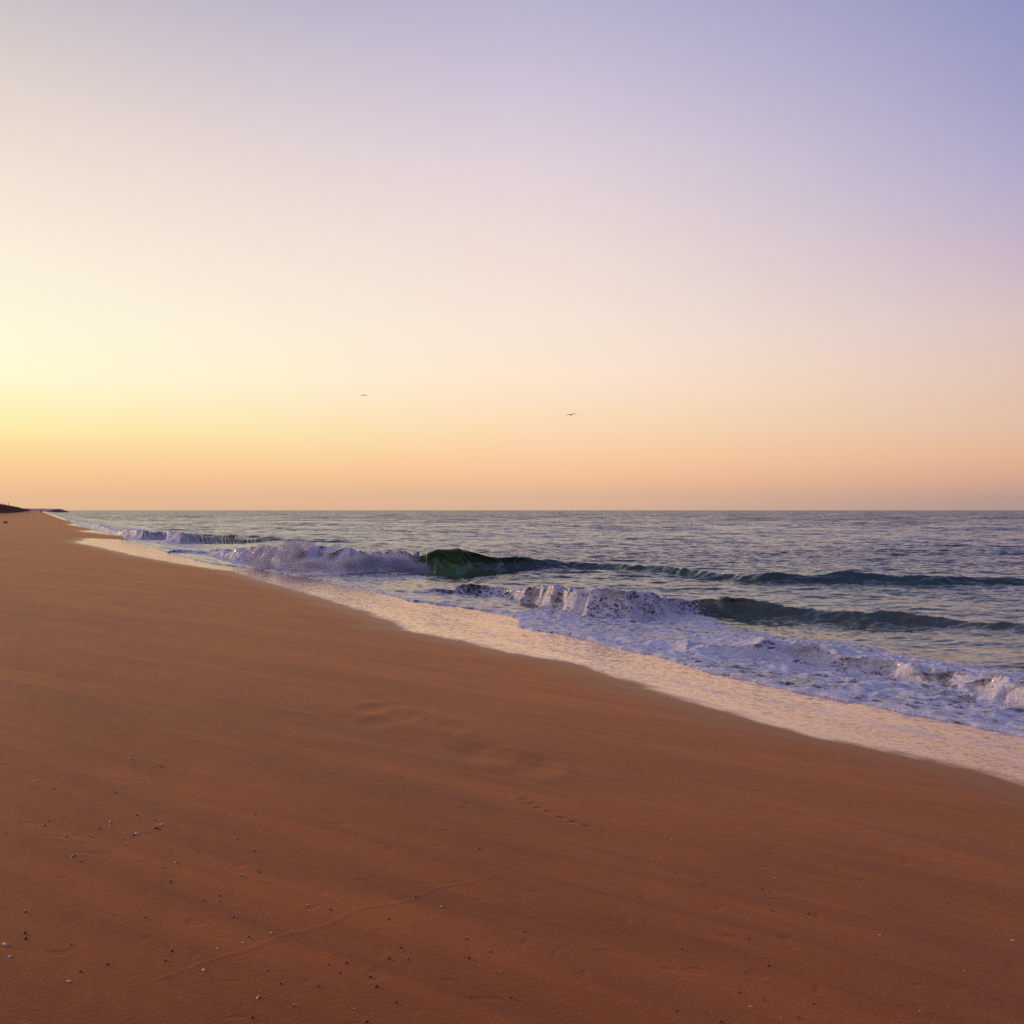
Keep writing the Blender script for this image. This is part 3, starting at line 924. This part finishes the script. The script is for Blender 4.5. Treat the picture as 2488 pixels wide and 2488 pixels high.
# ------------------------------------------------------------------ gulls
m_gull_d = simple_mat("gull_dark", (0.020, 0.010, 0.007), 0.7, 0.3, 6)
m_gull_l = simple_mat("gull_pale", (0.9, 0.75, 0.6), 0.7, 0.15, 6)
m_gull_m = simple_mat("gull_body", (0.60, 0.40, 0.27), 0.7, 0.2, 6)
def gull(px, py, t, span, lw, rw, mb, mw, label, heading):
    """one continuous mesh: spindle body, head, beak, tail fan and two bent wings.  lw/rw: (x, z) profile of each wing in half spans"""
    V, Fc, MI = [], [], []
    prof = [(-.40, .004, .0), (-.30, .030, .0), (-.20, .05, .0), (-.05, .075, 0), (.08, .072, .0), (.18, .045, .012), (.23, .042, .02), (.28, .03, .018), (.32, .012, .010), (.37, .004, .004)]
    for i, (yy, r_, zo) in enumerate(prof):
        fl_ = 2.2 if i < 2 else 1
        for a in range(8):
            an = a * math.pi / 4
            V.append((r_ * fl_ * math.cos(an), yy, zo + r_ * (0.35 if i < 2 else .9) * math.sin(an)))
    for i in range(len(prof) - 1):
        for j in range(8):
            a, b = i * 8 + j, i * 8 + (j + 1) % 8
            Fc.append((a, b, b + 8, a + 8))
            MI.append(0)
    Fc.append(tuple(range(8))[::-1]); MI.append(0)
    Fc.append(tuple(range(len(V) - 8, len(V)))); MI.append(0)
    for sgn, wp in ((-1, lw), (1, rw)):
        i0 = len(V)
        n_ = 9
        for i in range(n_):
            f = i / (n_ - 1)
            x = np.interp(f, [0, .45, 1], [0.02, wp[0][0], wp[1][0]]) * span / 2
            z = np.interp(f, [0, .45, 1], [0.02, wp[0][1], wp[1][1]]) * span / 2
            z += 0.02 * math.sin(f * math.pi)
            ch = np.interp(f, [0, .45, .8, 1], [.17, .15, .10, .015])
            yc = np.interp(f, [0, .45, 1], [.04, .10, -.10])
            th = 0.045 * (1 - f * .7)
            V += [(sgn * x, yc + ch * .5, z), (sgn * x, yc + ch * .15, z + th), (sgn * x, yc - ch * .5, z), (sgn * x, yc + ch * .1, z - th * .5)]
        for i in range(n_ - 1):
            for j in range(4):
                a, b = i0 + i * 4 + j, i0 + i * 4 + (j + 1) % 4
                Fc.append((a, b, b + 4, a + 4))
                MI.append(1)
        Fc.append((len(V) - 4, len(V) - 3, len(V) - 2, len(V) - 1)); MI.append(1)
    o = mesh_obj("gull", V, Fc, [mb, mw])
    for p_, mi in zip(o.data.polygons, MI):
        p_.material_index = mi
    o.location = ((px - 1244) * t / F, t, CAM_H + (HY - py) * t / F)
    o.rotation_euler = (0, 0, heading)
    tag(o, label, "gull", "gulls gliding over the beach")
gull(1387.5, 1008, 88, 1.25, ((.42, .02), (.95, -.30)), ((.45, .18), (.95, .02)), m_gull_d, m_gull_d, "dark gull gliding above the middle of the sea, one wing raised", math.radians(8))
gull(885, 960.5, 118, 1.50, ((.42, .10), (1.0, -.16)), ((.40, .01), (.80, -.03)), m_gull_m, m_gull_l, "pale gull with faint outstretched wings, higher and further left", math.radians(-12))

# ------------------------------------------------------------------ slanting sticks in the sea
def stick(px, py, ln, label):
    t = CAM_H * F / (py - HY)
    x, y = (px - 1244) * t / F, t
    rings = []
    for i in range(7):
        f = i / 6
        r_ = 0.05 * (1 - .4 * f)
        rings.append([(-0.65 * ln * f + r_ * math.cos(a * math.pi / 3), 0.04 * math.sin(4 * f) + r_ * math.sin(a * math.pi / 3), -0.4 + (ln + 0.4) * f) for a in range(6)])
    v_, f_ = loft(rings)
    o = mesh_obj("marker_stick", v_, f_, m_wood)
    o.location = (x, y, 0)
    tag(o, label, "stick", "slanting sticks standing in the open sea")
stick(1684, 1278, .75, "short slanting stick in the open sea, leftmost of three")
stick(1734, 1280, .6, "short slanting stick in the open sea, middle of three")
stick(1820, 1279, .8, "thin slanting stick in the open sea, rightmost of three")

# ------------------------------------------------------------------ people far down the beach
m_skin = simple_mat("skin", (0.35, 0.17, 0.10), 0.6, 0.1)
m_hair = simple_mat("hair", (0.02, 0.012, 0.008), 0.7, 0.2)
m_red = simple_mat("red_cloth", (0.30, 0.012, 0.016), 0.85, 0.2, 12)
m_darkc = simple_mat("dark_cloth", (0.030, 0.018, 0.022), 0.85, 0.2, 12)
m_maroon = simple_mat("maroon_cloth", (0.10, 0.022, 0.02), 0.85, 0.2, 12)

def tube(path, radii, seg=10, flat=1.0):
    rings = []
    P_ = [Vector(p_) for p_ in path]
    for i, p_ in enumerate(P_):
        tg = (P_[min(i + 1, len(P_) - 1)] - P_[max(i - 1, 0)]).normalized()
        side = tg.cross(Vector((0, 1, 0)))
        if side.length < 1e-3:
            side = Vector((1, 0, 0))
        side.normalize()
        fw = side.cross(tg).normalized()
        rings.append([tuple(p_ + side * radii[i] * math.cos(a * 2 * math.pi / seg) + fw * radii[i] * flat * math.sin(a * 2 * math.pi / seg)) for a in range(seg)])
    return loft(rings)

def person(px, t, hgt, top_mat, low_mat, label, stride, rz):
    x, y = (px - 1244) * t / F, t
    z = sand_z(x, y)
    e = bpy.data.objects.new("person", None)
    sc.collection.objects.link(e)
    e.location = (x, y, z)
    e.rotation_euler = (0, 0, rz)
    k = hgt / 1.75
    # body: skin-modifier skeleton, one continuous surface
    J = {'pel': (0, 0, .95), 'wa': (0, 0, 1.10), 'ch': (0, .01, 1.32), 'nk': (0, 0, 1.47), 'hd0': (0, .01, 1.55), 'hd': (0, .02, 1.65), 'hd2': (0, .01, 1.73)}
    R = {'pel': .13, 'wa': .12, 'ch': .15, 'nk': .055, 'hd0': .075, 'hd': .095, 'hd2': .06}
    Ed = [('pel', 'wa'), ('wa', 'ch'), ('ch', 'nk'), ('nk', 'hd0'), ('hd0', 'hd'), ('hd', 'hd2')]
    for sg, nm in ((-1, 'l'), (1, 'r')):
        st = stride * sg
        J.update({'hp' + nm: (.09 * sg, 0, .90), 'kn' + nm: (.10 * sg, .5 * st + .02, .50), 'an' + nm: (.10 * sg, st, .09), 'to' + nm: (.11 * sg, st + .17, .035)})
        R.update({'hp' + nm: .09, 'kn' + nm: .058, 'an' + nm: .04, 'to' + nm: .032})
        J.update({'sh' + nm: (.19 * sg, 0, 1.40), 'el' + nm: (.24 * sg, -.4 * st - .02, 1.13), 'wr' + nm: (.25 * sg, -.8 * st + .08, .90), 'ha' + nm: (.25 * sg, -.85 * st + .12, .80)})
        R.update({'sh' + nm: .058, 'el' + nm: .042, 'wr' + nm: .028, 'ha' + nm: .032})
        Ed += [('pel', 'hp' + nm), ('hp' + nm, 'kn' + nm), ('kn' + nm, 'an' + nm), ('an' + nm, 'to' + nm), ('ch', 'sh' + nm), ('sh' + nm, 'el' + nm), ('el' + nm, 'wr' + nm), ('wr' + nm, 'ha' + nm)]
    names = list(J)
    me = bpy.data.meshes.new("body")
    me.from_pydata([tuple(c * k for c in J[q_]) for q_ in names], [(names.index(a), names.index(b)) for a, b in Ed], [])
    b = bpy.data.objects.new("body", me)
    sc.collection.objects.link(b)
    b.parent = e
    sk = b.modifiers.new("Skin", 'SKIN')
    for q_, vdat in zip(names, me.skin_vertices[0].data):
        vdat.radius = (R[q_] * k, R[q_] * k * (.8 if q_ in ('ch', 'wa', 'pel') else 1))
        vdat.use_root = q_ == 'pel'
    sk.use_smooth_shade = True
    ss = b.modifiers.new("Subdivision", 'SUBSURF')
    ss.levels = ss.render_levels = 2
    me.materials.append(m_skin)
    # clothing and hair, slightly proud of the body
    v_, f_ = tube([(0, 0, .88 * k), (0, 0, 1.0 * k), (0, 0, 1.12 * k), (0, .01, 1.3 * k), (0, .01, 1.42 * k), (0, 0, 1.47 * k)], [.175 * k, .165 * k, .15 * k, .19 * k, .17 * k, .075 * k], 14, .72)
    mesh_obj("shirt", v_, f_, top_mat, e)
    for sg, nm in ((-1, 'l'), (1, 'r')):
        h_, kn_, an_ = (Vector(J[q_ + nm]) * k for q_ in ('hp', 'kn', 'an'))
        v_, f_ = tube([h_ + Vector((0, 0, .05)), h_.lerp(kn_, .5), kn_, an_ + Vector((0, 0, .05))], [.105 * k, .095 * k, .072 * k, .062 * k])
        mesh_obj("trouser_leg", v_, f_, low_mat, e)
        s_, el_, w_ = (Vector(J[q_ + nm]) * k for q_ in ('sh', 'el', 'wr'))
        v_, f_ = tube([s_ + Vector((-.03 * sg, 0, .02)), s_.lerp(el_, .5), el_, w_], [.075 * k, .064 * k, .056 * k, .042 * k])
        mesh_obj("sleeve", v_, f_, top_mat, e)
    v_, f_ = tube([(0, -.03 * k, 1.58 * k), (0, -.02 * k, 1.66 * k), (0, 0, 1.72 * k), (0, .01, 1.765 * k)], [.085 * k, .108 * k, .09 * k, .03 * k], 12, 1)
    mesh_obj("hair", v_, f_, m_hair, e)
    tag(e, label, "person")
person(69, 455, 1.80, m_red, m_red, "tiny distant person in red clothing walking near the dune", .16, math.radians(150))
person(99, 520, 1.70, m_maroon, m_darkc, "tiny distant person in dark clothing standing at the water's edge", .05, math.radians(200))

# ------------------------------------------------------------------ debris clump on the far beach
m_weed = simple_mat("dark_red_weed", (0.26, 0.045, 0.018), 0.8, 0.4, 6)
def weed(px, py, label, sz):
    x, y = world_sand(px, py)
    z = sand_z(x, y)
    r = random.Random(3)
    V, Fc = [], []
    for k in range(60):
        a = r.uniform(0, 6.28)
        rad = sz * r.random()
        p0 = Vector((rad * math.cos(a), rad * .7 * math.sin(a), 0.0))
        pts = [p0 + Vector((r.gauss(0, .04), r.gauss(0, .04), 0)) + Vector((r.gauss(0, .02) * i, r.gauss(0, .02) * i, sz * 1.3 * math.sin(i / 4 * math.pi) * (1 - rad / sz) + .02)) for i in range(5)]
        v_, f_ = tube(pts, [.018, .03, .03, .025, .012], 5)
        i0 = len(V)
        V += v_
        Fc += [tuple(i0 + j for j in q_) for q_ in f_]
    o = mesh_obj("seaweed_clump", V, Fc, m_weed)
    o.location = (x, y, z)
    tag(o, label, "seaweed")
weed(14, 1271, "dark reddish clump of weed lying on the beach at far left", .11)

# ------------------------------------------------------------------ shells and pebbles
m_shell = simple_mat("shell_white", (0.62, 0.48, 0.36), 0.5, 0.15, 60)
m_peb = simple_mat("dark_pebble", (0.10, 0.038, 0.024), 0.5, 0.4, 60)
m_tan = simple_mat("tan_shell", (0.55, 0.30, 0.14), 0.4, 0.25, 60)

def shell_mesh(seed):
    """a cupped, ribbed valve: fan outline with a hinge, real thickness"""
    r = random.Random(seed)
    na, nr = 18, 6
    top, bot = [], []
    for layer, arr in ((0, top), (1, bot)):
        for i in range(nr + 1):
            f = i / nr
            for j in range(na):
                a = math.pi * (-.12 + 1.24 * j / (na - 1))
                rib = 1 + .05 * math.cos(j * math.pi)
                R_ = f * rib * (1 + .08 * math.sin(a * 2 + seed))
                h_ = 0.42 * math.cos(min(1, f) * math.pi / 2) * (.35 + .65 * f) * 1.4 - layer * .07
                arr.append((R_ * math.cos(a), R_ * math.sin(a) * 1.05 - .35, max(h_, -.02 - layer * .05)))
    V = top + bot
    Fc = []
    o_ = len(top)
    for i in range(nr):
        for j in range(na - 1):
            a = i * na + j
            Fc.append((a, a + 1, a + 1 + na, a + na))
            Fc.append((o_ + a + na, o_ + a + 1 + na, o_ + a + 1, o_ + a))
    for j in range(na - 1):
        a = nr * na + j
        Fc.append((a, a + 1, o_ + a + 1, o_ + a))
    return V, Fc

def pebble_mesh(seed):
    r = random.Random(seed)
    V, Fc = [], []
    nl, na = 7, 10
    for i in range(nl):
        th = math.pi * (i + .5) / nl
        for j in range(na):
            a = 2 * math.pi * j / na
            k = 1 + .18 * math.sin(2 * a + seed) + .1 * math.sin(3 * a + th * 2 + seed * 2)
            V.append((k * math.sin(th) * math.cos(a), .7 * k * math.sin(th) * math.sin(a), .5 * math.cos(th) + .15))
    for i in range(nl - 1):
        for j in range(na):
            a, b = i * na + j, i * na + (j + 1) % na
            Fc.append((a, a + na, b + na, b))
    Fc.append(tuple(range(na)))
    Fc.append(tuple(range((nl - 1) * na, nl * na))[::-1])
    return V, Fc

protos = {}
def bit(kind, px, py, size, label, group):
    x, y = world_sand(px, py)
    size *= 0.55 if kind == 'peb' else 0.85
    if kind not in protos:
        nm, fn_, mt = {'shell': ("seashell", shell_mesh, m_shell), 'tan': ("seashell", shell_mesh, m_tan), 'peb': ("pebble", pebble_mesh, m_peb)}[kind]
        v_, f_ = fn_(len(protos) + 1)
        o = mesh_obj(nm, v_, f_, mt)
        protos[kind] = o
    else:
        o = protos[kind].copy()
        sc.collection.objects.link(o)
    r = random.Random(int(px * 7 + py))
    o.location = (x, y, sand_z(x, y) + size * .05)
    o.scale = (size, size * r.uniform(.7, 1), size * r.uniform(.8, 1.2))
    o.rotation_euler = (r.uniform(-.35, .35), r.uniform(-.35, .35), r.uniform(0, 6.28))
    tag(o, label, {'shell': "shell", 'tan': "shell", 'peb': "pebble"}[kind], group)

SG, TG, PG = "small pale shells scattered on the sand", "tan shell chips scattered on the sand", "dark pebbles scattered on the sand"
# zoom crops -> photo pixels
def c0(x, y): return x * 800 / 1932, 1800 + y * 600 / 1449
def c1_(x, y): return 500 + x * 800 / 1932, 2000 + y * 488 / 1179
def c2_(x, y): return 1600 + x * 888 / 1932, 1900 + y * 588 / 1279
bit('shell', *c0(920, 507), .020, "largest white shell of the cluster on the left sand, dark hollow beside it", SG)
bit('shell', *c0(945, 487), .016, "white shell just behind and right of the largest one", SG)
bit('shell', *c0(808, 542), .016, "pale lilac flat shell just left of the largest white shell", SG)
bit('shell', *c0(532, 553), .013, "white shell left of the cluster, halfway to the picture edge", SG)
bit('shell', *c0(760, 103), .017, "white shell lying highest up the left sand, away from others", SG)
bit('shell', *c0(838, 244), .014, "lone white shell above the cluster on the left sand", SG)
bit('shell', *c0(1195, 1343), .013, "white shell near the bottom left, below the thin sand ridge", SG)
bit('shell', *c0(32, 1200), .014, "white shell at the left picture edge near the bottom", SG)
bit('shell', *c0(1410, 783), .012, "white shell right of the cluster with a dark hollow below it", SG)
for (x, y, s_) in [(1030, 708, .012), (955, 735, .012), (427, 675, .012), (258, 497, .010), (58, 1270, .009), (405, 1414, .010), (1260, 184, .012), (210, 238, .011), (1225, 683, .009),
                   (1805, 960, .009), (1592, 1122, .008), (1425, 1182, .008), (1278, 1214, .008), (36, 695, .008), (1330, 738, .007), (715, 570, .009), (1620, 213, .009)]:
    bit('shell', *c0(x, y), s_, "tiny pale shell chip on the left sand", SG)
for (x, y, s_) in [(203, 300, .010), (598, 478, .009), (385, 640, .008), (307, 1018, .012), (524, 1063, .009), (1720, 873, .009), (1383, 490, .010), (360, 857, .008), (870, 1088, .007)]:
    bit('shell', *c1_(x, y), s_, "tiny pale shell chip on the bottom middle sand", SG)
for (x, y, s_) in [(548, 475, .011), (613, 515, .011), (1030, 512, .009), (390, 424, .008), (790, 700, .010), (1173, 817, .010), (1765, 817, .008), (1872, 845, .009), (1613, 1005, .008), (827, 184, .010),
                   (490, 1187, .010), (650, 1247, .008), (1380, 1215, .007), (1337, 660, .008), (73, 308, .008)]:
    bit('shell', *c2_(x, y), s_, "tiny pale shell chip on the right hand sand", SG)
for (x, y, s_) in [(845, 693, .010), (738, 605, .011), (782, 548, .010), (648, 470, .010), (645, 497, .009), (316, 280, .010), (1355, 436, .009), (36, 545, .010), (390, 560, .009), (178, 683, .008)]:
    bit('tan', *c0(x, y), s_, "tiny tan shell chip on the left sand", TG)
for (x, y, s_) in [(801, 431, .014), (903, 461, .013), (285, 471, .010), (582, 511, .011), (1490, 641, .013), (1157, 644, .011), (1000, 651, .010), (893, 592, .010), (680, 296, .013), (948, 145, .012), (1518, 763, .012),
                   (1000, 819, .011), (1187, 929, .013), (1292, 901, .011), (1284, 935, .011), (150, 1004, .014), (1370, 1029, .014), (148, 1128, .012), (150, 1162, .013), (1008, 1231, .012), (970, 1288, .010), (632, 1312, .010),
                   (470, 1356, .011), (1458, 1143, .011), (475, 706, .010), (110, 464, .009), (1392, 572, .011), (1500, 430, .010), (852, 1033, .010), (415, 1195, .009)]:
    bit('peb', *c0(x, y), s_, "tiny dark pebble on the left sand", PG)
for (x, y, s_) in [(1230, 433, .013), (730, 506, .011), (1073, 568, .011), (1140, 733, .015), (1218, 617, .011), (825, 821, .012), (720, 829, .009), (786, 879, .011), (966, 902, .011), (437, 938, .010), (660, 953, .011),
                   (1075, 797, .011), (1185, 804, .011), (1000, 958, .014), (1545, 792, .010), (1530, 682, .009), (1668, 757, .011), (1868, 635, .010), (1118, 1051, .011), (270, 1137, .012), (1790, 1019, .012), (945, 1162, .012), (310, 282, .011), (1603, 155, .012)]:
    bit('peb', *c1_(x, y), s_, "tiny dark pebble on the bottom middle sand", PG)
for (x, y, s_) in [(353, 230, .012), (548, 571, .011), (742, 569, .011), (598, 686, .010), (1002, 118, .012), (125, 884, .010), (582, 972, .010), (555, 1150, .010), (95, 1205, .014), (330, 1265, .014), (735, 1242, .012), (1533, 645, .009),
                   (475, 830, .010), (432, 1110, .010), (820, 1172, .010)]:
    bit('peb', *c2_(x, y), s_, "tiny dark pebble on the right hand sand", PG)

# tell the small bits apart: by their part of the sand and their order there
def label_bits():
    rows = ["high on the open sand", "halfway down the sand", "low on the sand", "along the bottom edge"]
    colsn = ["at far left", "left of centre", "right of centre", "at far right"]
    ords = ["first", "second", "third", "fourth", "fifth", "sixth", "seventh", "eighth", "ninth", "tenth", "eleventh", "twelfth", "thirteenth", "fourteenth", "fifteenth", "sixteenth"]
    cells = {}
    for o in sc.objects:
        if o.get('label', '').startswith('tiny ') and o.get('group') in (SG, TG, PG):
            px = 1244 + o.location.x / o.location.y * F
            py = HY + (CAM_H - o.location.z) / o.location.y * F
            r_ = 0 if py < 1950 else 1 if py < 2120 else 2 if py < 2320 else 3
            c_ = min(3, max(0, int(px / 622)))
            cells.setdefault((o['group'], r_, c_), []).append((px, o))
    for (gr_, r_, c_), lst in cells.items():
        kind_ = {SG: "pale shell chip", TG: "tan shell chip", PG: "dark pebble"}[gr_]
        lst.sort(key=lambda a: a[0])
        for i_, (_, o) in enumerate(lst):
            if len(lst) == 1:
                o['label'] = "only %s %s %s" % (kind_, rows[r_], colsn[c_])
            else:
                o['label'] = "%s %s from the left %s %s" % (kind_, ords[i_], rows[r_], colsn[c_])
label_bits()
